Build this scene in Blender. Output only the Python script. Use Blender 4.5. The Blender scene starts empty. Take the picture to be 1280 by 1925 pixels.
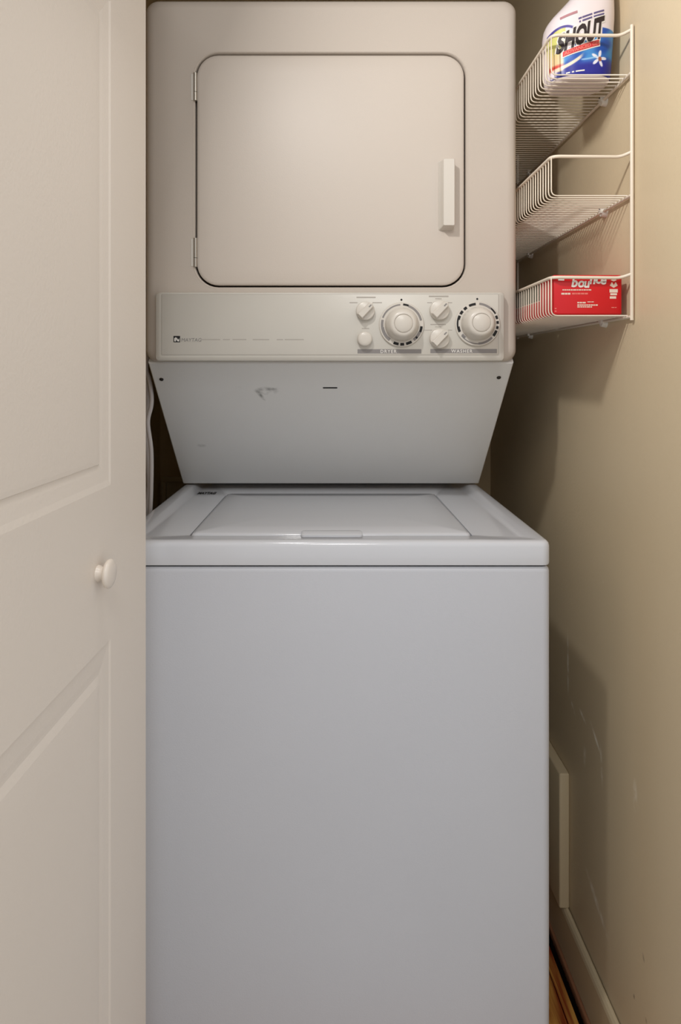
import bpy, bmesh, math, random
from mathutils import Vector, Matrix
random.seed(4)
S = bpy.context.scene
COL = S.collection

# ------------------------------------------------------------------ camera
F, CX, CY, CAMH = 1243.0, 622.0, 695.0, 1.19      # focal length and vanishing point in 1280x1925 pixels
cam_d = bpy.data.cameras.new('camera'); cam = bpy.data.objects.new('camera', cam_d); COL.objects.link(cam)
cam.location = (0, 0, CAMH); cam.rotation_euler = (math.pi/2, 0, 0)
cam_d.sensor_fit = 'HORIZONTAL'; cam_d.sensor_width = 36.0; cam_d.lens = F/1280*36
cam_d.shift_x = (640-CX)/1280; cam_d.shift_y = -(962.5-CY)/1280
cam_d.clip_start = 0.01
S.camera = cam

# ------------------------------------------------------------------ light
world = bpy.data.worlds.new('world'); S.world = world; world.use_nodes = True
bg = world.node_tree.nodes['Background']
bg.inputs[0].default_value = (0.985, 0.985, 1.0, 1); bg.inputs[1].default_value = 0.78

def lamp(name, kind, loc, energy, color, size=0.1, target=None):
    d = bpy.data.lights.new(name, kind); d.energy = energy; d.color = color
    if kind == 'AREA': d.shape = 'DISK'; d.size = size
    else: d.shadow_soft_size = size
    o = bpy.data.objects.new(name, d); COL.objects.link(o); o.location = loc
    if target is not None:
        o.rotation_euler = (Vector(target)-Vector(loc)).to_track_quat('-Z', 'Y').to_euler()
    return o
lamp('hall_ceiling_lamp', 'AREA', (0.05, -0.60, 2.30), 6.5, (1.0, 0.98, 0.95), 0.40, (0.0, 0.9, 0.9))
lamp('bounced_flash_lamp', 'AREA', (-0.15, 0.60, 1.90), 5.6, (1.0, 0.97, 0.94), 0.07, (0.85, 0.62, 1.52))

S.view_settings.view_transform = 'Standard'; S.view_settings.look = 'None'
S.view_settings.gamma = 1.0; S.view_settings.use_curve_mapping = False
S.view_settings.exposure = 0.0

# ------------------------------------------------------------------ helpers
def X(px, Y): return (px-CX)*Y/F
def H(py, Y): return CAMH + (CY-py)*Y/F
def lin(c):
    out = []
    for v in c:
        v = v/255.0
        out.append(v/12.92 if v <= 0.04045 else ((v+0.055)/1.055)**2.4)
    return (*out, 1.0)

def mat(name, col, rough=0.5, spec=0.5, metal=0.0, bump=0.0, bscale=400.0, var=0.0, vscale=6.0, coat=0.0):
    m = bpy.data.materials.new(name); m.use_nodes = True
    nt = m.node_tree; p = nt.nodes['Principled BSDF']
    p.inputs['Base Color'].default_value = lin(col)
    p.inputs['Roughness'].default_value = rough; p.inputs['Specular IOR Level'].default_value = spec
    p.inputs['Metallic'].default_value = metal
    if coat: p.inputs['Coat Weight'].default_value = coat; p.inputs['Coat Roughness'].default_value = 0.15
    tc = nt.nodes.new('ShaderNodeTexCoord')
    if bump:
        n = nt.nodes.new('ShaderNodeTexNoise'); n.inputs['Scale'].default_value = bscale; n.inputs['Detail'].default_value = 2
        b = nt.nodes.new('ShaderNodeBump'); b.inputs['Strength'].default_value = bump; b.inputs['Distance'].default_value = 0.001
        nt.links.new(tc.outputs['Object'], n.inputs['Vector']); nt.links.new(n.outputs['Fac'], b.inputs['Height'])
        nt.links.new(b.outputs['Normal'], p.inputs['Normal'])
    if var:
        n = nt.nodes.new('ShaderNodeTexNoise'); n.inputs['Scale'].default_value = vscale; n.inputs['Detail'].default_value = 5
        nt.links.new(tc.outputs['Object'], n.inputs['Vector'])
        r = nt.nodes.new('ShaderNodeMapRange'); r.inputs['From Min'].default_value = 0.3; r.inputs['From Max'].default_value = 0.7
        r.inputs['To Min'].default_value = 1-var; r.inputs['To Max'].default_value = 1+var
        nt.links.new(n.outputs['Fac'], r.inputs['Value'])
        h = nt.nodes.new('ShaderNodeHueSaturation'); h.inputs['Color'].default_value = lin(col)
        nt.links.new(r.outputs['Result'], h.inputs['Value']); nt.links.new(h.outputs['Color'], p.inputs['Base Color'])
    return m

def add_marks(m, marks, axes='YZ'):
    """scuffs / stains with their own shape: (centre a, centre b, radius a, radius b, rotation, colour, strength)"""
    nt = m.node_tree; p = nt.nodes['Principled BSDF']; L = nt.links
    src = p.inputs['Base Color'].links[0].from_socket if p.inputs['Base Color'].is_linked else None
    geo = nt.nodes.new('ShaderNodeNewGeometry')
    nz = nt.nodes.new('ShaderNodeTexNoise'); nz.inputs['Scale'].default_value = 55; nz.inputs['Detail'].default_value = 4
    L.new(geo.outputs['Position'], nz.inputs['Vector'])
    for (a, b, ra, rb, rot, c, st) in marks:
        mp = nt.nodes.new('ShaderNodeMapping'); mp.vector_type = 'TEXTURE'
        if axes == 'YZ':
            mp.inputs['Location'].default_value = (0, a, b); mp.inputs['Rotation'].default_value = (rot, 0, 0); mp.inputs['Scale'].default_value = (1000, ra, rb)
        else:
            mp.inputs['Location'].default_value = (a, 0, b); mp.inputs['Rotation'].default_value = (0, -rot, 0); mp.inputs['Scale'].default_value = (ra, 1000, rb)
        L.new(geo.outputs['Position'], mp.inputs['Vector'])
        ln = nt.nodes.new('ShaderNodeVectorMath'); ln.operation = 'LENGTH'; L.new(mp.outputs[0], ln.inputs[0])
        rg = nt.nodes.new('ShaderNodeMapRange'); rg.inputs['From Min'].default_value = 1.0; rg.inputs['From Max'].default_value = 0.2
        L.new(ln.outputs['Value'], rg.inputs['Value'])
        mu = nt.nodes.new('ShaderNodeMath'); mu.operation = 'MULTIPLY'; L.new(rg.outputs['Result'], mu.inputs[0])
        n2 = nt.nodes.new('ShaderNodeMapRange'); n2.inputs['From Min'].default_value = 0.35; n2.inputs['From Max'].default_value = 0.6
        n2.inputs['To Max'].default_value = st
        L.new(nz.outputs['Fac'], n2.inputs['Value']); L.new(n2.outputs['Result'], mu.inputs[1])
        mx = nt.nodes.new('ShaderNodeMix'); mx.data_type = 'RGBA'
        L.new(mu.outputs[0], mx.inputs['Factor'])
        if src: L.new(src, mx.inputs[6])
        else: mx.inputs[6].default_value = p.inputs['Base Color'].default_value
        mx.inputs[7].default_value = lin(c); src = mx.outputs[2]
    L.new(src, p.inputs['Base Color'])

def link(name, me, m=None, parent=None, smooth=False, autos=None):
    o = bpy.data.objects.new(name, me); COL.objects.link(o)
    if m: me.materials.clear(); me.materials.append(m)
    if parent: o.parent = parent
    if smooth:
        for p in me.polygons: p.use_smooth = True
        if autos: me.set_sharp_from_angle(angle=math.radians(autos))
    return o
def tag(o, label=None, cat=None, group=None, kind=None):
    if label: o['label'] = label
    if cat: o['category'] = cat
    if group: o['group'] = group
    if kind: o['kind'] = kind
    return o
def empty(name, loc=(0,0,0)):
    o = bpy.data.objects.new(name, None); COL.objects.link(o); o.location = loc; o.empty_display_size = 0.05
    o.matrix_world = Matrix.Translation(loc)
    return o
def frombm(bm, name):
    me = bpy.data.meshes.new(name); bmesh.ops.recalc_face_normals(bm, faces=bm.faces); bm.to_mesh(me); bm.free(); return me
def local(me, parent):
    """meshes are written in room coordinates; move them into the parent's frame"""
    if parent is not None:
        o = parent; t = Vector((0,0,0))
        while o is not None: t += o.location; o = o.parent
        me.transform(Matrix.Translation(-t))
    return me
def box(name, x0, x1, y0, y1, z0, z1, m, parent=None, bev=0.0, seg=2, smooth=True):
    bm = bmesh.new()
    bmesh.ops.create_cube(bm, size=1.0)
    for v in bm.verts:
        v.co = Vector(((x0+x1)/2+v.co.x*(x1-x0), (y0+y1)/2+v.co.y*(y1-y0), (z0+z1)/2+v.co.z*(z1-z0)))
    if bev: bmesh.ops.bevel(bm, geom=list(bm.edges), offset=bev, segments=seg, profile=0.5, affect='EDGES')
    me = local(frombm(bm, name), parent)
    return link(name, me, m, parent, smooth and bev > 0, 40)
def pydata(name, verts, faces, m, parent=None, smooth=False, autos=None, recalc=True):
    me = bpy.data.meshes.new(name); me.from_pydata([tuple(v) for v in verts], [], faces)
    if recalc:
        bm = bmesh.new(); bm.from_mesh(me); bmesh.ops.recalc_face_normals(bm, faces=bm.faces); bm.to_mesh(me); bm.free()
    local(me, parent)
    return link(name, me, m, parent, smooth, autos)
def rrect(x0, x1, z0, z1, r, n=8):
    """rounded rectangle loop in XZ, counter-clockwise seen from -Y; four radii or one"""
    rs = r if isinstance(r, (list, tuple)) else (r,)*4     # order: lower right, upper right, upper left, lower left
    out = []
    for k, (cx, cz, sx, sz, a0) in enumerate(((x1, z0, -1, 1, -90), (x1, z1, -1, -1, 0), (x0, z1, 1, -1, 90), (x0, z0, 1, 1, 180))):
        rr = max(rs[k], 1e-5)
        for i in range(n+1):
            a = math.radians(a0+90*i/n)
            out.append((cx+sx*rr+rr*math.cos(a), cz+sz*rr+rr*math.sin(a)))
    return out
def loft(name, loops, m, parent=None, cap0=True, cap1=True, autos=35):
    """loops: list of (list of (x,z), y)"""
    vs, fs = [], []; n = len(loops[0][0])
    for lp, y in loops: vs += [(x, y, z) for x, z in lp]
    for k in range(len(loops)-1):
        for i in range(n):
            j = (i+1) % n
            fs.append((k*n+i, k*n+j, (k+1)*n+j, (k+1)*n+i))
    if cap0: fs.append(tuple(range(n)))
    if cap1: fs.append(tuple((len(loops)-1)*n+i for i in range(n)))
    return pydata(name, vs, fs, m, parent, True, autos)
def lathe(name, cx, cz, prof, m, parent=None, n=40, autos=40, axis='Y'):
    """prof: list of (radius, y) revolved about the Y axis line through (cx, cz)"""
    vs, fs = [], []
    for r, y in prof:
        for i in range(n):
            a = 2*math.pi*i/n; vs.append((cx+r*math.cos(a), y, cz+r*math.sin(a)))
    for k in range(len(prof)-1):
        for i in range(n):
            j = (i+1) % n; fs.append((k*n+i, k*n+j, (k+1)*n+j, (k+1)*n+i))
    fs.append(tuple(range(n))); fs.append(tuple((len(prof)-1)*n+i for i in range(n)))
    return pydata(name, vs, fs, m, parent, True, autos)
def smoothpath(pts, sub=6):
    pts = [Vector(p) for p in pts]; out = []
    for i in range(len(pts)-1):
        p0 = pts[max(i-1, 0)]; p1 = pts[i]; p2 = pts[i+1]; p3 = pts[min(i+2, len(pts)-1)]
        for k in range(sub):
            t = k/sub
            out.append(0.5*((2*p1)+(p2-p0)*t+(2*p0-5*p1+4*p2-p3)*t*t+(3*p1-p0-3*p2+p3)*t**3))
    out.append(pts[-1]); return out
def fillet(pts, r, n=5):
    """polyline with its corners rounded"""
    pts = [Vector(p) for p in pts]; out = [pts[0]]
    for i in range(1, len(pts)-1):
        a, b, c = pts[i-1], pts[i], pts[i+1]
        d = min(r, (a-b).length*0.49, (c-b).length*0.49)
        p, q = b+(a-b).normalized()*d, b+(c-b).normalized()*d
        for k in range(n+1):
            t = k/n; out.append(p*(1-t)**2+b*2*t*(1-t)+q*t*t)
    out.append(pts[-1]); return out
def tube_geo(path, r, n=8):
    path = [Vector(p) for p in path]; vs, fs = [], []
    up = None
    for i, p in enumerate(path):
        t = (path[min(i+1, len(path)-1)]-path[max(i-1, 0)]).normalized()
        if up is None: up = t.orthogonal().normalized()
        up = (up-t*up.dot(t)).normalized(); s = t.cross(up)
        for k in range(n):
            a = 2*math.pi*k/n; vs.append(p+up*(r*math.cos(a))+s*(r*math.sin(a)))
    for i in range(len(path)-1):
        for k in range(n):
            j = (k+1) % n; fs.append((i*n+k, i*n+j, (i+1)*n+j, (i+1)*n+k))
    fs.append(tuple(range(n))); fs.append(tuple((len(path)-1)*n+k for k in range(n)))
    return vs, fs
def tubes(name, paths, m, parent=None, n=8):
    V, Fc = [], []
    for path, r in paths:
        vs, fs = tube_geo(path, r, n); b = len(V); V += vs; Fc += [tuple(i+b for i in f) for f in fs]
    return pydata(name, V, Fc, m, parent, True, 60)
def text(body, size, shear=0.0, bold=0.0, align='LEFT', spacing=1.0):
    cu = bpy.data.curves.new('lettering', 'FONT'); cu.body = body; cu.size = size; cu.shear = shear; cu.offset = bold
    cu.align_x = align; cu.space_character = spacing; cu.resolution_u = 3; cu.fill_mode = 'FRONT'
    o = bpy.data.objects.new('lettering', cu); COL.objects.link(o)
    dg = bpy.context.evaluated_depsgraph_get(); dg.update()
    me = bpy.data.meshes.new_from_object(o.evaluated_get(dg))
    vs = [(v.co.x, v.co.y) for v in me.vertices]; fs = [tuple(p.vertices) for p in me.polygons]
    bpy.data.objects.remove(o); bpy.data.curves.remove(cu); bpy.data.meshes.remove(me)
    return vs, fs
def lettering(name, body, size, fn, m, parent, **kw):
    """fn maps the flat letter plane (u, v) to a room point"""
    vs, fs = text(body, size, **kw)
    return pydata(name, [fn(u, v) for u, v in vs], fs, m, parent, recalc=False)

# ------------------------------------------------------------------ materials
M_wall = mat('tan_wall_paint', (210, 193, 162), 0.42, 0.35, bump=0.25, bscale=180, var=0.03, vscale=2.5)
pale = (255, 250, 236)
def streak(Y0, h0, Y1, h1, wd, c, st):
    return ((Y0+Y1)/2, (h0+h1)/2, math.hypot(Y1-Y0, h1-h0)/2, wd, math.atan2(h1-h0, Y1-Y0), c, st)
add_marks(M_wall, [
    streak(1.355, 0.66, 1.352, 0.51, 0.0055, pale, 1.0),
    streak(1.345, 0.53, 1.305, 0.495, 0.0050, pale, 0.9),
    streak(1.295, 0.530, 1.255, 0.515, 0.0050, pale, 0.9),
    streak(1.240, 0.535, 1.185, 0.495, 0.0060, pale, 0.95),
    streak(1.190, 0.520, 1.182, 0.440, 0.0060, pale, 0.75),
    streak(1.262, 0.480, 1.266, 0.425, 0.0080, pale, 0.5),
    streak(1.055, 0.540, 1.055, 0.480, 0.0090, pale, 0.5),
    streak(1.265, 0.245, 1.150, 0.190, 0.0100, pale, 0.75),
    (1.026, 0.277, 0.004, 0.008, -0.4, (96, 78, 56), 0.8),
    (1.058, 0.187, 0.003, 0.005, 0.0, (96, 78, 56), 0.8),
    (1.018, 0.188, 0.004, 0.006, 0.0, (110, 92, 66), 0.6),
    (1.178, 0.812, 0.0026, 0.0026, 0.0, (240, 232, 212), 0.9),
])
M_wall2 = mat('tan_back_wall_paint', (204, 182, 144), 0.5, 0.3, bump=0.25, bscale=180)
M_base = mat('tan_baseboard_paint', (206, 190, 158), 0.35, 0.4, bump=0.1, bscale=120)
M_ceil = mat('ceiling_paint', (200, 194, 182), 0.8, 0.2, bump=0.3, bscale=150)
M_door = mat('cream_door_paint', (231, 222, 211), 0.45, 0.35, bump=0.22, bscale=260, var=0.012, vscale=3)
M_knob = mat('cream_knob_paint', (228, 218, 206), 0.3, 0.5)
M_washer = mat('white_washer_enamel', (194, 196, 202), 0.40, 0.4, bump=0.16, bscale=520, var=0.012, vscale=5)
M_wtop = mat('white_washer_top_enamel', (206, 208, 213), 0.14, 0.5, bump=0.05, bscale=500)
M_panel = mat('white_lower_panel_enamel', (226, 226, 224), 0.36, 0.45, bump=0.14, bscale=520, var=0.012, vscale=5)
add_marks(M_panel, [
    (X(500, 1.29), H(735, 1.29), 0.026, 0.009, 0.0, (140, 140, 138), 1.0),
    (X(488, 1.295), H(743, 1.295), 0.016, 0.0045, -0.9, (130, 130, 128), 1.0),
    (X(508, 1.28), H(732, 1.28), 0.020, 0.004, 0.1, (136, 136, 134), 1.0),
    (X(447, 1.28), H(728, 1.28), 0.006, 0.007, 0.5, (150, 150, 147), 0.6),
    (X(378, 1.42), H(838, 1.42), 0.012, 0.005, 0.0, (168, 168, 165), 0.6),
], 'XZ')
M_dryer = mat('cream_dryer_enamel', (199, 189, 178), 0.42, 0.4, bump=0.10, bscale=520, var=0.015, vscale=4)
M_cons = mat('cream_console_plastic', (203, 199, 190), 0.32, 0.45, bump=0.05, bscale=600, var=0.015, vscale=7)
M_plast = mat('cream_plastic', (210, 204, 194), 0.3, 0.5)
M_dark = mat('dark_gap', (38, 32, 26), 0.8, 0.2)
M_black = mat('black_print', (32, 31, 31), 0.6, 0.3)
M_grey = mat('grey_print', (138, 134, 132), 0.6, 0.3)
M_lgrey = mat('pale_grey_print', (172, 166, 158), 0.6, 0.3)
M_whitep = mat('white_print', (226, 222, 216), 0.6, 0.3)
M_steel = mat('hinge_steel', (176, 170, 160), 0.32, 0.5, metal=0.7)
M_wire = mat('white_vinyl_wire', (226, 214, 196), 0.35, 0.5)
M_clip = mat('white_clip_plastic', (226, 222, 212), 0.35, 0.5)
M_hose = mat('pale_grey_vinyl', (196, 190, 188), 0.4, 0.4)
M_red = mat('red_carton', (204, 22, 30), 0.35, 0.45, var=0.02, vscale=30)
M_bottle = mat('white_bottle_plastic', (226, 216, 218), 0.3, 0.5)
M_screw = mat('dark_screw', (60, 56, 52), 0.4, 0.5, metal=0.6)
M_sub = mat('dark_subfloor', (16, 9, 7), 0.9, 0.1)
M_strip = mat('reddish_wood_strip', (150, 104, 76), 0.45, 0.4, var=0.15, vscale=12)
def wood(name, c1, c2):
    m = mat(name, c1, 0.35, 0.45); nt = m.node_tree; p = nt.nodes['Principled BSDF']
    tc = nt.nodes.new('ShaderNodeTexCoord'); mp = nt.nodes.new('ShaderNodeMapping'); mp.inputs['Scale'].default_value = (45, 3.0, 10)
    n = nt.nodes.new('ShaderNodeTexNoise'); n.inputs['Scale'].default_value = 1.6; n.inputs['Detail'].default_value = 6; n.inputs['Distortion'].default_value = 0.6
    r = nt.nodes.new('ShaderNodeValToRGB'); r.color_ramp.elements[0].color = lin(c2); r.color_ramp.elements[1].color = lin(c1)
    r.color_ramp.elements[0].position = 0.38; r.color_ramp.elements[1].position = 0.58
    nt.links.new(tc.outputs['Object'], mp.inputs['Vector']); nt.links.new(mp.outputs[0], n.inputs['Vector'])
    nt.links.new(n.outputs['Fac'], r.inputs['Fac']); nt.links.new(r.outputs['Color'], p.inputs['Base Color'])
    return m
M_wood = wood('orange_wood_floor', (214, 158, 78), (140, 54, 24))

# ------------------------------------------------------------------ the setting
WR, WL, WB = 0.485, -0.52, 2.01            # closet walls
YT = 0.86                                   # the closet's wooden floor begins here, pale hall floor in front
tag(box('floor', WL-0.08, WR+0.08, YT, WB+0.08, -0.06, -0.016, M_sub), 'orange brown wooden floor of the laundry closet', kind='structure')
floor = bpy.data.objects['floor']
edges = [0.4525, 0.4315]
while edges[-1] > WL: edges.append(edges[-1]-0.082)
for i in range(len(edges)-1):
    box('floor_plank', max(edges[i+1]+0.0009, WL), edges[i]-0.0009, YT+0.002, WB-0.002, -0.016, 0.0, M_wood, floor, 0.0012, 1)
M_hall = mat('pale_hall_floor', (196, 192, 186), 0.5, 0.35, bump=0.1, bscale=60, var=0.05, vscale=9)  # unseen hall floor, made pale so its bounce does not tint the washer
tag(box('floor_hall', -1.7, 1.7, -1.5, YT, -0.06, 0.0, M_hall), 'unseen floor of the hall, made pale for its bounce light', kind='structure')
tag(box('wall_right', WR, WR+0.08, 0.78, WB+0.08, -0.06, 2.44, M_wall), 'tan painted right wall with pale scuffs', kind='structure')
tag(box('wall_back', WL-0.08, WR, WB, WB+0.08, -0.06, 2.44, M_wall2), 'tan back wall of the closet behind the machines', kind='structure')
tag(box('wall_left', WL-0.08, WL, 1.03, WB, -0.06, 2.44, M_wall2), 'tan left wall of the closet', kind='structure')
tag(box('wall_light_block', -1.7, -0.335, 0.915, 1.03, -0.016, 2.44, M_wall2), 'unseen tan wall beside the closet opening, added to block light', kind='structure')  # unseen return wall, added to hide the void and keep light out
tag(box('wall_front_right', WR+0.08, 1.7, 0.78, 0.86, -0.016, 2.44, M_wall2), 'tan wall to the right of the closet opening', kind='structure')
tag(box('wall_header', -0.335, WR, 0.945, 1.03, 2.06, 2.44, M_wall2), 'tan header above the closet opening', kind='structure')
tag(box('ceiling', WL-0.08, WR, 1.03, WB, 2.44, 2.5, M_ceil), 'closet ceiling above the dryer', kind='structure')
# baseboard with a small rounded top edge
bt, bh = 0.0125, 0.0957
prof = [(WR, -0.016), (WR-bt, -0.016), (WR-bt, bh-0.012), (WR-bt+0.0016, bh-0.006), (WR-bt+0.005, bh-0.0015), (WR-0.0042, bh), (WR-0.0022, bh-0.0005), (WR-0.0018, bh-0.008), (WR, bh-0.008)]
V = [(x, YT+0.002, z) for x, z in prof]+[(x, WB-0.003, z) for x, z in prof]; n = len(prof)
tag(pydata('baseboard_right', V, [tuple(range(n)), tuple(range(n, 2*n))]+[(i, (i+1) % n, n+(i+1) % n, n+i) for i in range(n)], M_base),
    'tan painted baseboard along the right wall', kind='structure')
tag(box('trim_1', 0.4655, WR-bt, YT+0.002, WB-0.003, -0.016, 0.002, M_strip, None, 0.002, 2), 'thin reddish wood strip along the baseboard', kind='structure')

# access board on the right wall, standing on the baseboard
ap = empty('access_board', (WR, 1.6, bh))
box('board', WR-0.021, WR, 1.343, 1.86, bh-0.001, 0.369, M_base, ap, 0.0035, 3)
tag(ap, 'tan painted raised board low on the right wall, resting on the baseboard', 'wall panel')

# ------------------------------------------------------------------ open door on the left
DT = -(682-622)/F                                     # the leaf is turned a little: dx per unit depth is positive away from the viewer
dir_d = Vector((60/F, 1.0, 0)).normalized()           # along the leaf, away from the camera
nrm_d = Vector((dir_d.y, -dir_d.x, 0))                # out of its visible face (+x)
D0 = Vector((X(274, 0.92), 0.92, 0.0))              # free edge of the leaf
def DP(s, z, o=0.0):                                  # s = distance from the free edge towards the camera
    p = D0 - dir_d*s + nrm_d*o; return (p.x, p.y, z)
LEAF, DB, DTOP, TH = 0.56, 0.012, 2.03, 0.034
s0, s1 = 0.128, LEAF-0.128
panels = [(0.24, 0.868), (1.052, 1.632), (1.735, 1.93)]
V, Fc = [], []
def quad(a, b, c, d):
    k = len(V); V.extend([a, b, c, d]); Fc.append((k, k+1, k+2, k+3))
zs = [DB]+[z for p in panels for z in p]+[DTOP]
quad(DP(0, DB), DP(s0, DB), DP(s0, DTOP), DP(0, DTOP)); quad(DP(s1, DB), DP(LEAF, DB), DP(LEAF, DTOP), DP(s1, DTOP))
for i in range(0, len(zs), 2): quad(DP(s0, zs[i]), DP(s1, zs[i]), DP(s1, zs[i+1]), DP(s0, zs[i+1]))
quad(DP(0, DB, -TH), DP(LEAF, DB, -TH), DP(LEAF, DTOP, -TH), DP(0, DTOP, -TH))
for a, b in (((0, DB), (LEAF, DB)), ((LEAF, DB), (LEAF, DTOP)), ((LEAF, DTOP), (0, DTOP)), ((0, DTOP), (0, DB))):
    quad(DP(*a), DP(*b), DP(*b, -TH), DP(*a, -TH))
door = pydata('door_1', V, Fc, M_door, recalc=False)
bm = bmesh.new(); bm.from_mesh(door.data); bmesh.ops.remove_doubles(bm, verts=bm.verts, dist=1e-5); bmesh.ops.recalc_face_normals(bm, faces=bm.faces); bm.to_mesh(door.data); bm.free()
tag(door, 'open cream moulded panel door with a round knob on the left', kind='structure')
for (z0, z1) in panels:
    # inset at the sides, at the bottom and at the top, depth
    rings = [(0, 0, 0, 0), (.004, .007, .0010, -.0012), (.010, .012, .008, -.0016), (.020, .020, .020, -.0022), (.0265, .0265, .0265, -.0029), (.028, .0280, .030, -.0031), (.032, .0292, .040, -.0015), (.040, .034, .055, -.0012), (.055, .050, .070, -.0010)]
    V, Fc = [], []
    for ins, ib, it_, d in rings:
        V += [DP(s0+ins, z0+ib, d), DP(s1-ins, z0+ib, d), DP(s1-ins, z1-it_, d), DP(s0+ins, z1-it_, d)]
    for k in range(len(rings)-1):
        for i in range(4): Fc.append((k*4+i, k*4+(i+1) % 4, k*4+4+(i+1) % 4, k*4+4+i))
    Fc.append(tuple((len(rings)-1)*4+i for i in range(4)))
    pydata('door_panel', V, Fc, M_door, door)
# round knob
sk = 0.0; 
kp = []
for s in [i*0.001 for i in range(50, 300)]:
    p = DP(s, 1.0)
    if abs(CX+F*p[0]/p[1]-184) < 2.0: kp.append(s)
sk = sum(kp)/len(kp); pk = DP(sk, 0); zk = H(1078, pk[1])
prof = [(0.0095, 0.0), (0.009, 0.004), (0.0075, 0.008), (0.0080, 0.0115), (0.0125, 0.0145), (0.0157, 0.018), (0.0165, 0.0215), (0.0160, 0.0245), (0.0135, 0.0272), (0.009, 0.0288), (0.004, 0.0294), (0.0005, 0.0296)]
V, Fc = [], []; n = 36
for r, o in prof:
    for i in range(n):
        a = 2*math.pi*i/n; V.append(DP(sk+r*math.cos(a), zk+r*math.sin(a), o*0.62))
for k in range(len(prof)-1):
    for i in range(n): Fc.append((k*n+i, k*n+(i+1) % n, (k+1)*n+(i+1) % n, (k+1)*n+i))
Fc.append(tuple((len(prof)-1)*n+i for i in range(n)))
pydata('door_knob', V, Fc, M_knob, door, True, 50)

# ------------------------------------------------------------------ washer
HW = 0.343; ZF = 1.0274; ZBK = 1.74; TOPZ = 0.923; CAPZ = H(1064, ZF)
w = empty('washer', (0, ZF+0.35, 0.0))
# cabinet with rounded upright corners
def hloop(x0, x1, y0, y1, r, n=8): return [(a, b) for a, b in rrect(x0, x1, y0, y1, r, n)]
def vloft(name, loops, m, parent, autos=35, cap0=True, cap1=True):
    """loops: list of (list of (x,y), z)"""
    vs, fs = [], []; n = len(loops[0][0])
    for lp, z in loops:
        for p in lp: vs.append((p[0], p[1], z if len(p) == 2 else p[2]))
    for k in range(len(loops)-1):
        for i in range(n):
            j = (i+1) % n; fs.append((k*n+i, k*n+j, (k+1)*n+j, (k+1)*n+i))
    if cap0: fs.append(tuple(range(n)))
    if cap1: fs.append(tuple((len(loops)-1)*n+i for i in range(n)))
    return pydata(name, vs, fs, m, parent, True, autos)
r = 0.014
L0 = hloop(-HW, HW, ZF+0.001, ZBK, r)
L1 = hloop(-HW+0.004, HW-0.004, ZF+0.005, ZBK-0.004, r-0.003)
vloft('cabinet', [(L0, 0.085), (L0, CAPZ-0.010), (hloop(-HW+0.001, HW-0.001, ZF+0.002, ZBK-.001, r-0.001), CAPZ-0.006), (L1, CAPZ-0.0025)], M_washer, w)
box('kick_plate', -HW+0.01, HW-0.01, ZF+0.03, ZBK-0.01, 0.018, 0.088, M_washer, w, 0.004)
for sx in (-1, 1):
    for yy in (ZF+0.07, ZBK-0.07):
        V, Fc = [], []
        bm = bmesh.new(); bmesh.ops.create_cone(bm, cap_ends=True, segments=20, radius1=0.024, radius2=0.018, depth=0.03)
        bmesh.ops.translate(bm, verts=bm.verts, vec=(sx*0.29, yy, 0.0152))
        link('foot', local(frombm(bm, 'foot'), w), M_dark, w, True, 40)
# shadow gap under the cap
box('seam', -HW+0.008, HW-0.008, ZF+0.010, ZBK-0.008, CAPZ-0.006, CAPZ+0.004, M_dark, w)
# moulded cap: rounded rim, sloped inner wall, recessed deck with a rectangular well for the lid
def rim(ins, z, r): return (hloop(-HW+ins, HW-ins, ZF+ins, ZBK-ins, r), z)
def deck(xi, yf, yb, z, r): return (hloop(-HW+xi, HW-xi, ZF+yf, ZBK-yb, r), z)
DK = 0.9090
cap_loops = [deck(0.003, .003, .003, CAPZ, 0.012), rim(0.0005, CAPZ+0.001, 0.014), rim(0.0, CAPZ+0.004, 0.014), rim(0.0, TOPZ-0.009, 0.014), rim(0.0012, TOPZ-0.004, 0.013), rim(0.004, TOPZ-0.001, 0.011), rim(0.008, TOPZ, 0.010),
    deck(0.020, 0.015, 0.020, TOPZ, 0.010), deck(0.026, 0.019, 0.028, TOPZ-0.0014, 0.012), deck(0.036, 0.030, 0.04, DK+0.0014, 0.016), deck(0.042, 0.036, 0.05, DK, 0.018)]
# well for the lid
LX, LY0, LY1 = 0.2305, 1.088, 1.470
def well(e, z, r=0.008): return (hloop(-LX-e, LX+e, LY0-e, LY1+e, r), z)
def tilt(lps):                              # the deck rises gently towards the front edge
    return [([(x, y, z+0.0092*(1-(y-1.045)/0.645)) for x, y in lp], z) for lp, z in lps]
cap_loops += [well(0.0045, DK), well(0.0030, DK-0.0012), well(0.0022, DK-0.009)]
cap_loops = cap_loops[:9]+tilt(cap_loops[9:])
vloft('washer_top', cap_loops, M_wtop, w, 38, True, True)
# lid: softly crowned slab with a hand lip at its front
lid_loops = [well(0.0, DK-0.008), well(0.0, DK-0.001), well(-0.0015, DK+0.0018), well(-0.006, DK+0.0034), well(-0.05, DK+0.0052), well(-0.12, DK+0.0058)]
lid = vloft('lid', tilt(lid_loops), M_wtop, w, 50)
hl = [(x, y) for x, y in rrect(X(566, 1.09), X(681, 1.09), 1.074, 1.105, 0.006, 5)]
vloft('lid_grip', tilt([(hl, DK+0.0002), (hl, DK+0.0034), ([((x+0.0005)*0.985-0.0005, y+(1.09-y)*0.12) for x, y in hl], DK+0.0046)]), M_wtop, lid)
# badge on the deck at the back left
bz = DK+0.0034; by = 1.478
lettering('badge_lettering', 'MAYTAG', 0.0120, lambda u, v: (X(371, by)+u*0.83, by-0.004+v*2.9, bz+0.0004), M_black, w, bold=0.0006)
tag(w, 'white top-loading washer standing on the floor under the dryer', 'washer')

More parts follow.
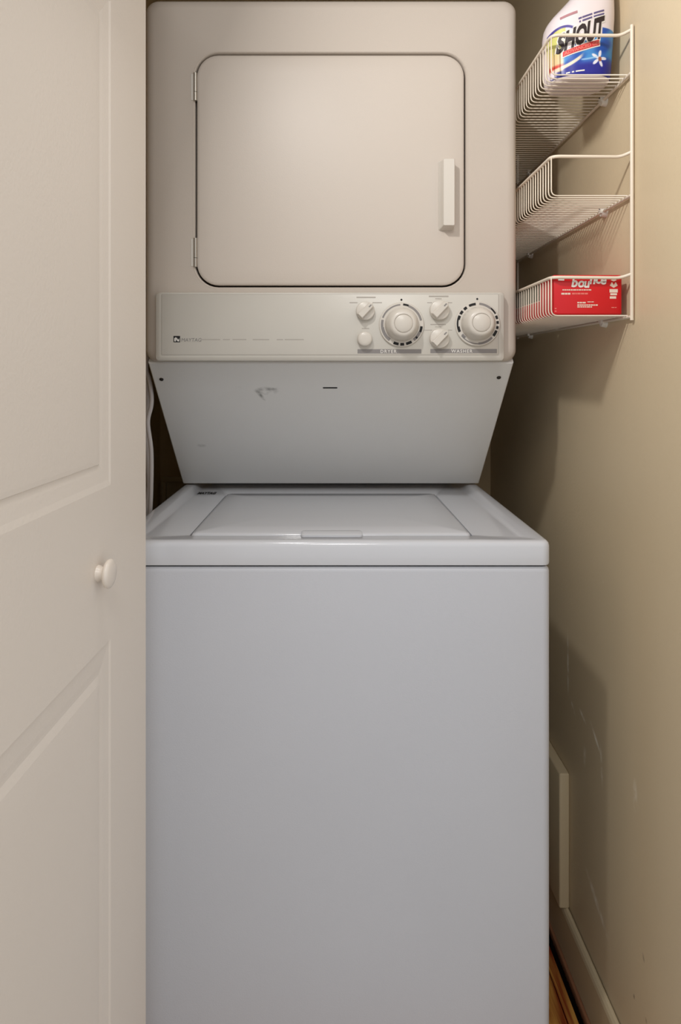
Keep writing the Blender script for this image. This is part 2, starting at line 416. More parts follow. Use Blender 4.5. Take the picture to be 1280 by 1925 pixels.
# ------------------------------------------------------------------ dryer
ZD = 1.2234
d = empty('dryer', (0, 1.5, TOPZ))
DZ0, DZ1 = H(680, ZD), H(-5, ZD); HD = 0.3465
dx0, dx1 = X(369, ZD), X(873.5, ZD); dz0, dz1 = H(537.5, ZD), H(102.5, ZD)
def dl(ins, y, r): return (rrect(-HD+ins, HD-ins, DZ0+ins*0.6, DZ1-ins, r, 8), y)
def ol(e, y, r=0.041): return (rrect(dx0-e, dx1+e, dz0-e, dz1+e, r+e, 8), y)
loft('cabinet', [dl(0, 1.80, 0.02), dl(0.0, ZD+0.020, 0.022), dl(0.0010, ZD+0.013, 0.022), dl(0.004, ZD+0.0065, 0.022), dl(0.009, ZD+0.0022, 0.021), dl(0.016, ZD+0.0004, 0.02), dl(0.020, ZD, 0.02),
    ol(0.0075, ZD), ol(0.0045, ZD-0.0010), ol(0.0030, ZD+0.0004), ol(0.0022, ZD+0.004), ol(0.002, ZD+0.022)], M_dryer, d, True, False)
loft('door_gasket', [ol(0.0018, ZD+0.0125), ol(0.0018, ZD+0.02)], M_dark, d)
# dryer door
dd = loft('dryer_door', [ol(-0.0014, ZD+0.012), ol(-0.0012, ZD+0.002), ol(-0.0018, ZD+0.0004), ol(-0.0036, ZD-0.0008), ol(-0.007, ZD-0.0014), ol(-0.03, ZD-0.0018)], M_dryer, d)
# handle: broad flange with a narrow bar standing on it
hx0, hx1 = X(824, ZD-0.004), X(853, ZD-0.004)
hz0, hz1 = H(433, ZD-0.005), H(302, ZD-0.005)
yb = ZD-0.0017
loft('handle', [(rrect(hx0, hx1, hz0, hz1, 0.003, 4), yb), (rrect(hx0+0.0015, hx1-0.0015, hz0+0.001, hz1-0.001, 0.003, 4), yb-0.004), (rrect(hx0+0.005, hx1-0.002, hz0+0.004, hz1-0.002, 0.002, 4), yb-0.010),
     (rrect(hx0+0.0055, hx1-0.0015, hz0+0.0045, hz1-0.0015, 0.002, 4), yb-0.020), (rrect(hx0+0.0065, hx1-0.0025, hz0+0.0055, hz1-0.0025, 0.002, 4), yb-0.0222)], M_plast, dd)
# two hinges at the left edge
for (p0, p1) in ((138, 190), (448, 502)):
    x = X(367.5, ZD); z0, z1 = H(p1, ZD), H(p0, ZD)
    g = []
    cuts = [z0, z0+(z1-z0)*0.30, z0+(z1-z0)*0.315, z1]
    g.append((fillet([(x, ZD-0.0015, cuts[0]), (x, ZD-0.0015, cuts[1])], 0.0), 0.0036))
    g.append((fillet([(x, ZD-0.0015, cuts[2]), (x, ZD-0.0015, cuts[3])], 0.0), 0.0036))
    hg = tubes('hinge', g, M_steel, dd, 14)
    box('hinge_leaf', x-0.0085, x-0.001, ZD-0.0009, ZD+0.002, z0+0.001, z1-0.001, M_plast, d, 0.0005, 1)
# control console
YC = ZD-0.020
cx0, cx1 = X(290, YC), X(950, YC); cz0, cz1 = H(679, YC), H(548.5, YC)
fx0, fx1 = X(303, YC), X(938, YC)
cons = loft('control_panel', [(rrect(cx0, cx1, cz0, cz1, 0.006, 5), ZD+0.004), (rrect(cx0, cx1, cz0, cz1, 0.006, 5), ZD-0.010),
    (rrect(cx0+0.002, cx1-0.002, cz0+0.0015, cz1-0.001, 0.006, 5), ZD-0.0165), (rrect(cx0+0.0075, cx1-0.0075, cz0+0.006, cz1-0.002, 0.005, 5), YC+0.0006), (rrect(cx0+0.0105, cx1-0.0105, cz0+0.009, cz1-0.0025, 0.004, 5), YC)], M_cons, d)
# thin inlaid face plate edges
fz0, fz1 = H(668, YC), H(551.5, YC)
def frame_ring(name, x0, x1, z0, z1, t, y, m, parent, r=0.002):
    a = rrect(x0, x1, z0, z1, r, 3); b = rrect(x0+t, x1-t, z0+t, z1-t, max(r-t, 0.0003), 3); n = len(a)
    V = [(x, y, z) for x, z in a]+[(x, y, z) for x, z in b]
    return pydata(name, V, [(i, (i+1) % n, n+(i+1) % n, n+i) for i in range(n)], m, parent)
loft('face_plate', [(rrect(fx0, fx1, fz0, fz1, 0.002, 3), YC+0.001), (rrect(fx0, fx1, fz0, fz1, 0.002, 3), YC-0.0004), (rrect(fx0+0.0006, fx1-0.0006, fz0+0.0006, fz1-0.0006, 0.002, 3), YC-0.0009)], M_cons, cons)
frame_ring('face_plate_line', fx0+0.001, fx1-0.001, fz0+0.001, fz1-0.001, 0.0007, YC-0.00098, M_lgrey, cons)
YP = YC-0.0011
def plate(px0, px1, py0, py1, m, name, dy=0.0):
    x0, x1, z0, z1 = X(px0, YP), X(px1, YP), H(py1, YP), H(py0, YP)
    return pydata(name, [(x0, YP-dy, z0), (x1, YP-dy, z0), (x1, YP-dy, z1), (x0, YP-dy, z1)], [(0, 1, 2, 3)], m, cons, recalc=False)
def ptext(body, pxc, pyb, hpx, m, name='printed_lettering', dy=0.0003, align='CENTER', **kw):
    k = YP/F; size = hpx*k/0.70
    return lettering(name, body, size, lambda u, v: (X(pxc, YP)+u, YP-dy, H(pyb, YP)+v), m, cons, align=align, **kw)
plate(672, 792, 656.5, 664.5, M_grey, 'label_bar'); ptext('DRYER', 730, 663.5, 6.0, M_whitep, spacing=1.25, bold=0.0001)
plate(809, 934, 656, 664, M_grey, 'label_bar'); ptext('WASHER', 868, 663, 6.0, M_whitep, spacing=1.25, bold=0.0001)
# logo square and small print
logo = plate(326, 338.5, 631.5, 643.5, M_black, 'logo')
LG = [((327.8, 641.8), (330.5, 641.8), (330.5, 633.5), (327.8, 636)), ((330.8, 637), (333.4, 641.8), (334.6, 639), (332, 634)), ((334.2, 641.8), (337, 641.8), (337, 636), (334.5, 639.5))]
V, Fc = [], []
for q in LG:
    k = len(V); V += [(X(a, YP), YP-0.0003, H(b, YP)) for a, b in q]; Fc.append((k, k+1, k+2, k+3))
pydata('logo_mark', V, Fc, M_whitep, cons, recalc=True)
ptext('MAYTAG', 340.5, 642.2, 6.6, M_grey, align='LEFT', spacing=1.0, shear=0.1)
for a, b in ((378, 414), (419, 432), (437, 463), (475, 506), (520, 532), (535, 571)):
    plate(a, b, 637.6, 639.2, M_lgrey, 'small_print')
for a, b, y, hgt in ((670, 706, 559, 2.2), (657, 672, 569, 1.6), (700, 718, 569, 1.6), (806, 843, 557, 2.6), (818, 830, 561.5, 1.6), (803, 812, 569, 1.4), (842, 850, 569, 1.4), (680, 694, 617.5, 1.6), (809, 838, 610, 2.0), (818, 829, 614.5, 1.4), (797, 812, 620.5, 1.2), (842, 850, 620.5, 1.2)):
    plate(a, b, y-hgt/2, y+hgt/2, M_lgrey, 'small_print')
# knobs with a pointer ridge
def knob(px, py, rp, ridge):
    y1 = YP-0.014; cx, cz = X(px-1.5, YP), H(py+1.5, YP); r = rp*YP/F
    if not ridge:
        return lathe('push_button', cx, cz, [(r, YP+0.0005), (r, YP-0.008), (r*0.96, YP-0.0105), (r*0.85, YP-0.012), (r*0.5, YP-0.0128), (r*0.1, YP-0.013)], M_plast, cons, 32)
    kb = lathe('knob', cx, cz, [(r*1.03, YP+0.0005), (r*1.03, YP-0.006), (r*0.99, YP-0.0085), (r*0.9, YP-0.0095), (r*0.1, YP-0.0097)], M_plast, cons, 32)
    a = math.radians(45); c, s = math.cos(a), math.sin(a); V = []
    def P(u, v, y): return (cx+u*c-v*s, y, cz+u*s+v*c)
    for ww, y in ((0.36, YP-0.0085), (0.30, YP-0.0165), (0.24, YP-0.0175)):
        q = 1.12 if ww > 0.33 else (1.08 if ww > 0.27 else 1.02)
        V += [P(-r*0.9*q/1.12, -r*ww*1.15, y), P(r*q*0.75, -r*ww, y), P(r*q, 0, y), P(r*q*0.75, r*ww, y), P(-r*0.9*q/1.12, r*ww*1.15, y)]
    Fc = []
    for k in range(2):
        for i in range(5): Fc.append((k*5+i, k*5+(i+1) % 5, k*5+5+(i+1) % 5, k*5+5+i))
    Fc.append((10, 11, 12, 13, 14)); Fc.append((0, 1, 2, 3, 4))
    pydata('knob_pointer', V, Fc, M_plast, cons, True, 30)
    y = YP-0.0177
    pydata('pointer_mark', [P(r*0.50, -r*0.07, y), P(r*0.86, -r*0.07, y), P(r*0.86, r*0.07, y), P(r*0.50, r*0.07, y)], [(0, 1, 2, 3)], M_grey, cons)
    return kb
knob(688, 583.5, 17, True); knob(827, 582, 18, True); knob(827, 635, 18, True); knob(687, 636, 14, False)
# big timer dials
def dial(px, py, arcs, nm):
    cx, cz = X(px, YP), H(py, YP); k = YP/F
    lathe('dial_skirt', cx, cz, [(42*k, YP+0.0005), (42*k, YP-0.003), (41*k, YP-0.0042), (30*k, YP-0.0048)], M_plast, cons, 56)
    lathe('dial', cx, cz, [(32.0*k, YP-0.004), (31.2*k, YP-0.012), (29.0*k, YP-0.022), (25.5*k, YP-0.030), (23.0*k, YP-0.0335), (20*k, YP-0.0348), (17.6*k, YP-0.0350), (17.2*k, YP-0.0335), (16.4*k, YP-0.0335), (16.0*k, YP-0.0352), (14.5*k, YP-0.0362), (2*k, YP-0.0366)], M_plast, cons, 56)
    for a0, a1, kind, r0, r1 in arcs:
        n = max(2, int(abs(a1-a0)/4)); V, Fc = [], []
        for i in range(n+1):
            a = math.radians(90-(a0+(a1-a0)*i/n))       # clockwise from the top
            for rr in (r0, r1): V.append((cx+rr*k*math.cos(a), YP-(0.0050 if kind == 'k' else 0.0048), cz+rr*k*math.sin(a)))
        for i in range(n): Fc.append((2*i, 2*i+1, 2*i+3, 2*i+2))
        pydata('dial_mark', V, Fc, M_black if kind == 'k' else M_grey, cons)
    V = [(cx+1.9*k*math.cos(i*math.pi/6), YP-0.0003, cz+47*k+1.9*k*math.sin(i*math.pi/6)) for i in range(12)]
    pydata('dial_index', V, [tuple(range(12))], M_black, cons)
dial(754.5, 610.5, [(4, 20, 'k', 36.0, 39.5), (20, 78, 'g', 35, 39), (95, 112, 'k', 35, 39.5), (112, 142, 'g', 34, 39), (128, 134, 'k', 35, 39), (150, 167, 'k', 34.5, 39.5), (173, 184, 'k', 34.5, 39.5), (189, 204, 'k', 34.5, 39.5), (218, 262, 'g', 33.5, 39), (262, 284, 'g', 34.5, 39), (290, 318, 'g', 36, 39), (318, 356, 'g', 36, 38.5)], 'a')
dial(897, 609, [(4, 40, 'g', 35.5, 39.5), (40, 60, 'k', 36.5, 39.5), (66, 76, 'k', 35, 39.5), (82, 90, 'k', 35, 39.5), (97, 105, 'k', 35, 39.5), (110, 128, 'k', 34.5, 39.5), (134, 178, 'g', 35, 39), (178, 234, 'g', 36.5, 38.5), (222, 236, 'g', 33, 37), (246, 262, 'k', 34.5, 39.5), (262, 282, 'k', 36.5, 39.5), (282, 294, 'k', 34.5, 39.5), (299, 310, 'k', 34.5, 39.5), (316, 326, 'k', 34.5, 39.5), (334, 354, 'k', 35, 39.5)], 'b')
# slanted lower panel and the column behind it
pz1, py1 = H(682.5, 1.239), 1.239
pz0, py0 = 0.9262, 1.531
def slope(t, o=0.0):           # t: 0 bottom .. 1 top, o: out of the panel's front
    nx = Vector((0, -(pz1-pz0), -(py0-py1))).normalized()
    return Vector((0, py0+(py1-py0)*t, pz0+(pz1-pz0)*t))+nx*o
V, Fc = [], []
lx = HW-0.0005
ring = [(0, 0, -0.012), (0, 0, -0.002), (0.002, 0.004, 0.0), (0.02, 0.03, 0.0)]
for ix, it, o in ring:
    for sx, t in ((-1, it), (1, it), (1, 1-it), (-1, 1-it)):
        q = slope(t, o); V.append((sx*(lx-ix), q.y, q.z))
for k in range(3):
    for i in range(4): Fc.append((k*4+i, k*4+(i+1) % 4, k*4+4+(i+1) % 4, k*4+4+i))
Fc += [(12, 13, 14, 15), (0, 1, 2, 3)]
lp = pydata('lower_panel', V, Fc, M_panel, d)
for px, py in ((303.5, 713), (937.5, 709.5)):
    t = (H(py, 1.268)-pz0)/(pz1-pz0); q = slope(t, 0.0); cxs = X(px, q.y); nx = Vector((0, -(pz1-pz0), -(py0-py1))).normalized()
    tv = Vector((0, py1-py0, pz1-pz0)).normalized(); V = []; n = 16
    for rr, o in ((0.0042, -0.0005), (0.0040, 0.0012), (0.0026, 0.0022)):
        for i in range(n):
            a = 2*math.pi*i/n; p = q+nx*o+tv*(rr*math.sin(a)); V.append((cxs+rr*math.cos(a), p.y, p.z))
    Fc = [(k*n+i, k*n+(i+1) % n, (k+1)*n+(i+1) % n, (k+1)*n+i) for k in range(2) for i in range(n)]+[tuple(2*n+i for i in range(n))]
    pydata('screw', V, Fc, M_screw, lp, True, 30)
t = (H(729, 1.285)-pz0)/(pz1-pz0); q0, q1 = slope(t-0.0045, 0.0004), slope(t+0.0045, 0.0004)
pydata('slot', [(X(607, q0.y), q0.y, q0.z), (X(634, q0.y), q0.y, q0.z), (X(634, q1.y), q1.y, q1.z), (X(607, q1.y), q1.y, q1.z)], [(0, 1, 2, 3)], M_black, lp)
V = []
box('support_column', -0.30, 0.30, 1.60, 1.735, TOPZ, DZ0+0.002, M_panel, d, 0.003, 1)
V = [(-lx+.004, py1+.02, DZ0+0.001), (lx-.004, py1+.02, DZ0+.001), (lx-.004, 1.79, DZ0+.001), (-lx+.004, 1.79, DZ0+.001)]
tag(d, 'cream front-loading dryer with round dials stacked on the washer', 'dryer')

# ------------------------------------------------------------------ left gap: cords and supply box
tag(tubes('power_cord', [(smoothpath([(-0.352, 1.315, 1.30), (-0.3655, 1.31, 1.202), (-0.3600, 1.31, 1.172), (-0.3555, 1.31, 1.142), (-0.3560, 1.31, 1.118), (-0.3625, 1.31, 1.085), (-0.3560, 1.31, 1.03), (-0.3560, 1.31, 0.96), (-0.3585, 1.31, 0.88), (-0.366, 1.315, 0.6), (-0.37, 1.33, 0.3)], 8), 0.0042)], M_hose, None, 12),
    'pale grey cord hanging closest to the slanted panel left of the machines', 'cord')
tag(tubes('drain_hose', [(smoothpath([(-0.372, 1.335, 1.32), (-0.3765, 1.335, 1.21), (-0.3695, 1.332, 1.165), (-0.3690, 1.332, 1.11), (-0.374, 1.332, 1.07), (-0.3690, 1.332, 1.02), (-0.3665, 1.332, 0.95), (-0.3745, 1.332, 0.86), (-0.384, 1.335, 0.6), (-0.39, 1.35, 0.3)], 8), 0.0050)], M_hose, None, 12),
    'pale grey hose half hidden by the door edge left of the machines', 'hose')
sb = empty('supply_box', (-0.42, WB, 0.78))
box('back_plate', -0.505, -0.30, WB-0.006, WB, 0.66, 0.862, M_base, sb, 0.002, 1)
for (a, b, c, e) in ((-0.51, -0.30, 0.852, 0.866), (-0.51, -0.30, 0.655, 0.667), (-0.51, -0.498, 0.667, 0.852), (-0.312, -0.30, 0.667, 0.852)):
    box('frame', a, b, WB-0.022, WB-0.005, c, e, M_base, sb, 0.002, 1)
tag(sb, 'tan supply box on the dark back wall, seen left of the slanted panel', 'outlet box')

# ------------------------------------------------------------------ wire rack on the right wall
R0, R1 = 1.056, 1.700; RX = 0.4805; FX = 0.3560
rk = empty('wire_rack', (RX, (R0+R1)/2, 1.27))
for yy in (R0, R1):
    tubes('upright', [([(RX, yy, H(602, R0)), (RX, yy, H(47, R0))], 0.0029)], M_wire, rk, 10)
tiers = [1.2775, 1.4715, 1.6670]; RIMH = 0.0625
wm = None
for ti, tz in enumerate(tiers):
    rz = tz+RIMH-(0.0 if ti else 0.001)
    y0, y1 = R0+0.010, R1-0.010
    rim_path = fillet([(RX, R0, rz+0.004), (RX-0.014, y0, rz-0.001), (FX, y0, rz), (FX, y1, rz), (RX-0.014, y1, rz-0.001), (RX, R1, rz+0.004)], 0.014, 6)
    wall_rail = [(RX-0.001, R0, tz-0.003), (RX-0.001, R1, tz-0.003)]
    tr = tubes('shelf_rails', [(rim_path, 0.0027), (wall_rail, 0.0027)], M_wire, rk, 10)
    nw = 46
    for i in range(nw):
        y = y0+0.004+(y1-y0-0.008)*i/(nw-1)
        if wm is None:
            path = fillet([(RX-0.001, 0, 0), (FX+0.0005, 0, 0), (FX+0.0005, 0, RIMH)], 0.010, 4)
            vs, fs = tube_geo(path, 0.0011, 6)
            wm = bpy.data.meshes.new('cross_wire'); wm.from_pydata([tuple(v) for v in vs], [], fs); wm.materials.append(M_wire)
            for p in wm.polygons: p.use_smooth = True
        o = bpy.data.objects.new('cross_wire', wm); COL.objects.link(o); o.parent = tr
        o.location = Vector((0, y, tz))-rk.location
    for yy in (1.166, 1.595):
        bm = bmesh.new()
        bmesh.ops.create_cone(bm, cap_ends=True, segments=20, radius1=0.0085, radius2=0.0065, depth=0.009)
        bmesh.ops.rotate(bm, verts=bm.verts, cent=(0, 0, 0), matrix=Matrix.Rotation(-math.pi/2, 3, 'Y'))
        bmesh.ops.translate(bm, verts=bm.verts, vec=(WR-0.0045, yy, tz-0.005))
        r2 = bmesh.ops.create_cube(bm, size=1.0)['verts']
        for v in r2: v.co = Vector((WR-0.006+v.co.x*0.011, yy+v.co.y*0.009, tz-0.0015+v.co.z*0.009))
        cl = link('wall_clip', local(frombm(bm, 'wall_clip'), rk), M_clip, rk, True, 40)
        box('clip_screw', WR-0.0125, WR-0.011, yy-0.0022, yy+0.0022, tz+0.0002, tz+0.0025, M_screw, rk)
tag(rk, 'white three-tier wire rack fixed to the right wall', 'wire rack')

# ------------------------------------------------------------------ red carton on the lowest tier
SZ0 = tiers[0]+0.0016
cb0, cb1 = 1.0735, 1.305
bx0, bx1 = X(1039.5, cb0), X(1169.5, cb0); bz1 = H(516.5, cb0)
ct = empty('dryer_sheet_box', ((bx0+bx1)/2, (cb0+cb1)/2, SZ0))
box('carton', bx0, bx1, cb0, cb1, SZ0, bz1, M_red, ct, 0.003, 3)
M_side = mat('grey_green_print', (96, 98, 82), 0.4, 0.4, var=0.2, vscale=40)
M_cream = mat('cream_print', (226, 206, 190), 0.5, 0.3)
M_pinkp = mat('pale_red_print', (226, 120, 110), 0.5, 0.3)
M_blue = mat('blue_print', (60, 70, 150), 0.5, 0.3)
yb = cb0-0.0003
def cq(name, pts, m, dy=0.0):
    return pydata(name, [(X(a, cb0), yb-dy, H(b, cb0)) for a, b in pts], [tuple(range(len(pts)))], m, ct)
def rectp(name, a, b, c, e, m, dy=0.0): return cq(name, [(a, e), (b, e), (b, c), (a, c)], m, dy)
k = cb0/F
# bouncing lower-case word, each letter at its own height
xs = 1073.0
for ch, wdt, dyp in (('b', 12.0, 2.0), ('o', 11.0, 2.6), ('u', 11.0, 3.2), ('n', 11.0, -2.0), ('c', 9.5, -3.0), ('e', 10.0, -1.5)):
    ybp = 537+dyp-(1.5 if ch in 'nce' else 0)
    lettering('lettering', ch, 23.5*k, lambda u, v: (X(xs, cb0)+u, yb-0.0003, H(ybp, cb0)+v*1.05), M_whitep, ct, shear=0.18, bold=0.0007)
    xs += wdt
rectp('brand_tab', 1049, 1060.5, 519.5, 527.5, M_whitep); rectp('brand_tab_blue', 1051, 1058.5, 519.5, 523.5, M_blue, 0.0003)
def words(x0, x1, yc, hgt, m, n):
    segs = []; x = x0
    random.seed(int(x0*7+yc))
    V, Fc = [], []
    while x < x1-2:
        wd = random.uniform(2.2, 6.5); e = min(x+wd, x1); b = len(V)
        V += [(X(p, cb0), yb, H(q, cb0)) for p, q in ((x, yc+hgt/2), (e, yc+hgt/2), (e, yc-hgt/2), (x, yc-hgt/2))]; Fc.append((b, b+1, b+2, b+3)); x = e+0.8
    pydata('small_print', V, Fc, m, ct, recalc=False)
words(1057, 1112, 545, 2.2, M_cream, 9); words(1075, 1107, 552, 3.0, M_pinkp, 8); words(1055, 1072, 552.2, 3.2, M_cream, 3)
words(1085, 1103, 569, 2.6, M_cream, 3); words(1104, 1116, 567.5, 1.4, M_cream, 3); words(1085, 1124, 573.5, 2.4, M_cream, 6); words(1085, 1115, 577, 2.0, M_cream, 5)
words(1149, 1160, 578, 1.6, M_pinkp, 2)
# column of symbols at the right
cq('symbol', [(1146, 537), (1150, 530), (1153.5, 536), (1157, 530), (1161, 537), (1153.5, 541)], M_cream)
cq('symbol', [(1148, 527), (1153.5, 521.5), (1159, 527), (1153.5, 529)], M_cream)
rectp('symbol', 1145.5, 1161, 543.5, 550, M_cream); rectp('symbol', 1147, 1159.5, 551, 555, M_cream); rectp('symbol', 1146, 1158, 557, 561.5, M_cream)
words(1042.5, 1046, 580, 2.0, M_pinkp, 1); words(1042.5, 1046, 585, 2.0, M_pinkp, 1)
# printed window on the long side
xs_ = bx0-0.0003
def sideq(name, y0, y1, z0, z1, m, dx=0.0):
    pydata(name, [(xs_-dx, y0, z0), (xs_-dx, y0, z1), (xs_-dx, y1, z1), (xs_-dx, y1, z0)], [(0, 1, 2, 3)], m, ct)
sideq('side_print', 1.139, 1.298, 1.309, bz1-0.004, M_side); sideq('side_print_line', 1.136, 1.298, 1.3075, 1.309, M_cream)
tag(ct, 'red carton with white lettering on the lowest tier of the wire rack', 'box')

# ------------------------------------------------------------------ spray bottle on the top tier
BZ = tiers[2]+0.0016; YB = 1.124
bt_ = empty('spray_bottle', (0.418, YB, BZ))
BO = [  # z above the shelf, left edge x, right edge x, half depth
    (0.000, 0.3735, 0.4610, 0.037), (0.002, 0.3690, 0.4660, 0.041), (0.006, 0.3660, 0.4690, 0.0430), (0.020, 0.3640, 0.4705, 0.0440), (0.055, 0.3622, 0.4730, 0.0445), (0.085, 0.3622, 0.4750, 0.0445), (0.098, 0.3640, 0.4760, 0.0440),
    (0.106, 0.3675, 0.4765, 0.0430), (0.115, 0.3745, 0.4768, 0.0415), (0.126, 0.3850, 0.4768, 0.0395), (0.140, 0.3980, 0.4765, 0.0365), (0.153, 0.4090, 0.4755, 0.0335), (0.166, 0.4180, 0.4735, 0.0300), (0.176, 0.4230, 0.4690, 0.0250), (0.184, 0.4280, 0.4620, 0.0180), (0.188, 0.4310, 0.4590, 0.0145), (0.196, 0.4310, 0.4590, 0.0140)]
NB = 64; V, Fc = [], []
def interp(z):
    z = max(0, min(z, BO[-1][0]))
    for a, b in zip(BO, BO[1:]):
        if z <= b[0]:
            t = (z-a[0])/(b[0]-a[0]); return [a[i]+(b[i]-a[i])*t for i in range(1, 4)]
EXP = 2.5
for z, xl, xr, hd in BO:
    for i in range(NB):
        a = 2*math.pi*i/NB; c, s = math.cos(a), math.sin(a)
        V.append(((xl+xr)/2+(xr-xl)/2*math.copysign(abs(c)**(2/EXP), c), YB+hd*math.copysign(abs(s)**(2/EXP), s), BZ+z))
for k_ in range(len(BO)-1):
    for i in range(NB): Fc.append((k_*NB+i, k_*NB+(i+1) % NB, (k_+1)*NB+(i+1) % NB, (k_+1)*NB+i))
Fc += [tuple(range(NB)), tuple((len(BO)-1)*NB+i for i in range(NB))]
body = pydata('bottle_body', V, Fc, M_bottle, bt_, True, 50)
def surf(x, z, off):
    xl, xr, hd = interp(z-BZ); u = min(abs((x-(xl+xr)/2)/((xr-xl)/2)), 0.995)
    return (x, YB-hd*(1-u**EXP)**(1/EXP)-off, z)
YL = 1.086                               # mean depth of the label: print layout units below are 1/8 of a photo pixel
def lab(cx, cy): return (X(1010+cx/8, YL), H(cy/8, YL))
# printed label: colours by position on the label
def mixc(a, b, t): t = max(0, min(1, t)); return tuple(a[i]+(b[i]-a[i])*t for i in range(3))
def sm(e0, e1, v): t = max(0, min(1, (v-e0)/(e1-e0))); return t*t*(3-2*t)
def label_col(cx, cy):
    wht = (228, 218, 222); c = wht
    # blue field
    top = 430 if cx > 960 else 560+max(0, (700-cx))*0.75
    wv = 26*math.sin(cx/70.0)+18*math.sin(cy/45.0+cx/90.0)
    blue = mixc((64, 140, 205), (28, 78, 168), sm(-20, 30, wv))
    blue = mixc(blue, (30, 34, 140), sm(900, 1040, cy+0.10*(cx-500)))
    c = mixc(c, blue, sm(top-8, top+10, cy)*sm(300, 340, cx+max(0, cy-1020)*2))
    # yellow-green left flank with a red foot
    yel = mixc((206, 204, 120), (226, 196, 150), sm(640, 900, cy)); yel = mixc(yel, (206, 70, 60), sm(930, 980, cy)*(1-sm(1010, 1040, cy)))
    yel = mixc(yel, (50, 56, 130), sm(1040, 1070, cy))
    ring = math.hypot((cx-400)/260.0, (cy-660)/270.0)
    if cx < 420: c = mixc(c, yel, sm(1.0, 0.9, ring) if cy < 660 else sm(420, 370, cx))
    # dark violet arc on the shoulder
    if cy < 700: c = mixc(c, (74, 66, 140), (1-sm(0.05, 0.09, abs(ring-0.96)))*sm(640, 560, cx))
    # pale swoosh
    sw = 1030-0.00105*(cx-250)**2 if cx > 250 else 1030
    c = mixc(c, (240, 214, 190), (1-sm(14, 40, abs(cy-sw)))*sm(220, 300, cx)*sm(700, 600, cx))
    c = mixc(c, (236, 226, 236), (1-sm(30, 75, math.hypot(cx-270, cy-1080))))
    # white starburst with a brown centre
    ds = math.hypot((cx-910), (cy-900)); an = math.atan2(cy-900, cx-910)
    c = mixc(c, (226, 224, 236), 1-sm(-10, 14, ds-(70+55*math.cos(5*an+0.6))))
    c = mixc(c, (150, 84, 60), 1-sm(22, 34, math.hypot((cx-925), (cy-905)*0.8)))
    # wash line
    sl = 900-0.0006*(cx-600)**2
    c = mixc(c, (170, 206, 236), 0.7*(1-sm(6, 18, abs(cy-sl-20)))*sm(620, 660, cx)*sm(900, 860, cx))
    return c
NXg, NZg = 110, 130; V, Fc, cols = [], [], []
zt, zb_ = lab(0, 380)[1], BZ+0.004
for j in range(NZg+1):
    z = zb_+(zt-zb_)*j/NZg; xl, xr, hd = interp(z-BZ)
    for i in range(NXg+1):
        u = -0.985+1.97*i/NXg; x = (xl+xr)/2+u*(xr-xl)/2
        V.append(surf(x, z, 0.0003))
        cols.append(label_col((CX+F*x/YL-1010)*8, (CY-F*(z-CAMH)/YL)*8))
for j in range(NZg):
    for i in range(NXg):
        b = j*(NXg+1)+i; Fc.append((b, b+1, b+NXg+2, b+NXg+1))
M_label = mat('printed_label', (255, 255, 255), 0.35, 0.45)
nt = M_label.node_tree; at = nt.nodes.new('ShaderNodeAttribute'); at.attribute_name = 'print'
nt.links.new(at.outputs['Color'], nt.nodes['Principled BSDF'].inputs['Base Color'])
lb = pydata('printed_label', V, Fc, M_label, bt_, True, None, recalc=False)
ca = lb.data.color_attributes.new('print', 'FLOAT_COLOR', 'POINT')
for i, c in enumerate(cols): ca.data[i].color = lin(c)
# lettering rising to the right
M_ink = mat('dark_brown_ink', (44, 32, 34), 0.5, 0.4); M_redp = mat('red_print', (206, 56, 60), 0.5, 0.4); M_viol = mat('violet_print', (92, 84, 128), 0.5, 0.4); M_pinkb = mat('pink_grey_print', (176, 128, 134), 0.5, 0.4)
kl = YL/F/8
def blet(body_, cx, cy, hpx, ang, m, off, sxx=1.0, grow=0.0, **kw):
    size = hpx*kl/0.70; x0, z0 = lab(cx, cy); ca_, sa = math.cos(math.radians(ang)), math.sin(math.radians(ang))
    def fn(u, v):
        u *= sxx; v *= (1+grow*u)
        return surf(x0+u*ca_, z0+u*sa+v, off)     # letters stay upright while the line climbs
    lettering('lettering', body_, size, fn, m, bt_, **kw)
blet('SHOUT', 300, 790, 245, 18.0, M_whitep, 0.0007, 0.60, 3.0, bold=0.0040, shear=0.22)
blet('SHOUT', 300, 790, 245, 18.0, M_ink, 0.0011, 0.60, 3.0, bold=0.0018, shear=0.22)
def bquad(pts, m, off, name):
    (a, b, c, e) = pts; V, Fc = [], []; N = 16
    for j in range(5):
        for i in range(N+1):
            t, s = i/N, j/4
            p = [(a[q]*(1-t)+b[q]*t)*(1-s)+(e[q]*(1-t)+c[q]*t)*s for q in (0, 1)]
            x, z = lab(*p); V.append(surf(x, z, off))
    for j in range(4):
        for i in range(N): k0 = j*(N+1)+i; Fc.append((k0, k0+1, k0+N+2, k0+N+1))
    pydata(name, V, Fc, m, bt_)
bquad([(365, 880), (925, 718), (925, 600), (365, 772)], M_whitep, 0.0008, 'banner_edge')
bquad([(382, 858), (908, 706), (908, 622), (382, 784)], M_redp, 0.0012, 'banner')
blet('ADVANCED GEL', 400, 842, 52, 16.5, M_pinkp, 0.0016, 0.98, 0.0, bold=0.0003)
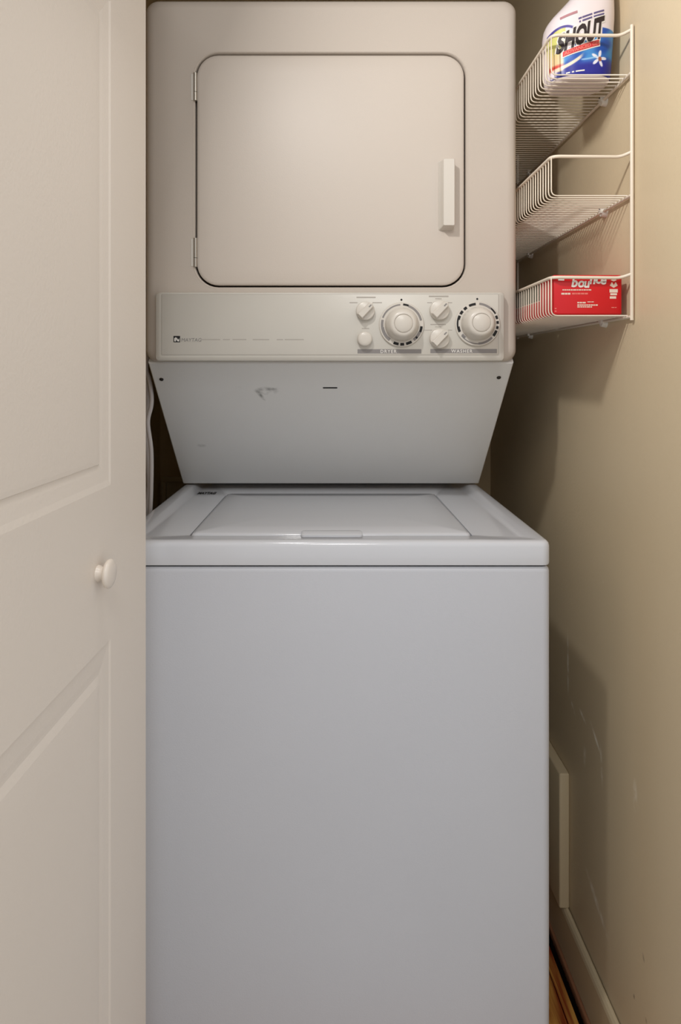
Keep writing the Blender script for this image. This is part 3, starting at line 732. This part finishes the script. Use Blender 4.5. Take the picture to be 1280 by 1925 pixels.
def dashes(cx0, cy0, cx1, cy1, hgt, m, words_):
    for t0, t1 in words_:                     # unreadable small print: one bar for each word
        p = [(cx0+(cx1-cx0)*t, cy0+(cy1-cy0)*t) for t in (t0, t1)]
        bquad([(p[0][0], p[0][1]+hgt/2), (p[1][0], p[1][1]+hgt/2), (p[1][0], p[1][1]-hgt/2), (p[0][0], p[0][1]-hgt/2)], m, 0.0006, 'small_print')
dashes(598, 308, 995, 165, 26, M_viol, ((0, 0.12), (0.14, 0.52), (0.58, 1)))
dashes(608, 356, 995, 218, 26, M_viol, ((0, 0.06), (0.12, 0.5), (0.56, 1)))
dashes(430, 1104, 690, 1078, 20, M_whitep, ((0, 0.2), (0.3, 0.42), (0.5, 1)))
bquad([(355, 280), (590, 212), (590, 172), (355, 240)], M_pinkb, 0.0006, 'pink_bar')
# neck collar and trigger head above the frame
def zl(name, loops, m): vloft(name, [([(x, y) for x, y in lp], z) for lp, z in loops], m, bt_)
def circ(cx, cy, r, n=24): return [(cx+r*math.cos(2*math.pi*i/n), cy+r*math.sin(2*math.pi*i/n)) for i in range(n)]
zl('collar', [(circ(0.445, YB, 0.0165), BZ+0.188), (circ(0.445, YB, 0.0165), BZ+0.206), (circ(0.445, YB, 0.013), BZ+0.210)], M_bottle)
zl('spray_head', [(rrect(0.434, 0.457, YB-0.011, YB+0.011, 0.006, 4), BZ+0.209), (rrect(0.426, 0.461, YB-0.011, YB+0.011, 0.006, 4), BZ+0.224), (rrect(0.398, 0.466, YB-0.011, YB+0.011, 0.006, 4), BZ+0.232), (rrect(0.396, 0.466, YB-0.010, YB+0.010, 0.006, 4), BZ+0.246), (rrect(0.404, 0.458, YB-0.007, YB+0.007, 0.005, 4), BZ+0.251)], M_redp)
zl('trigger', [(rrect(0.414, 0.420, YB-0.006, YB+0.006, 0.002, 3), BZ+0.192), (rrect(0.408, 0.416, YB-0.006, YB+0.006, 0.002, 3), BZ+0.212), (rrect(0.412, 0.424, YB-0.006, YB+0.006, 0.002, 3), BZ+0.233)], M_bottle)
tag(bt_, 'white and blue stain remover bottle on the top tier of the wire rack', 'bottle')
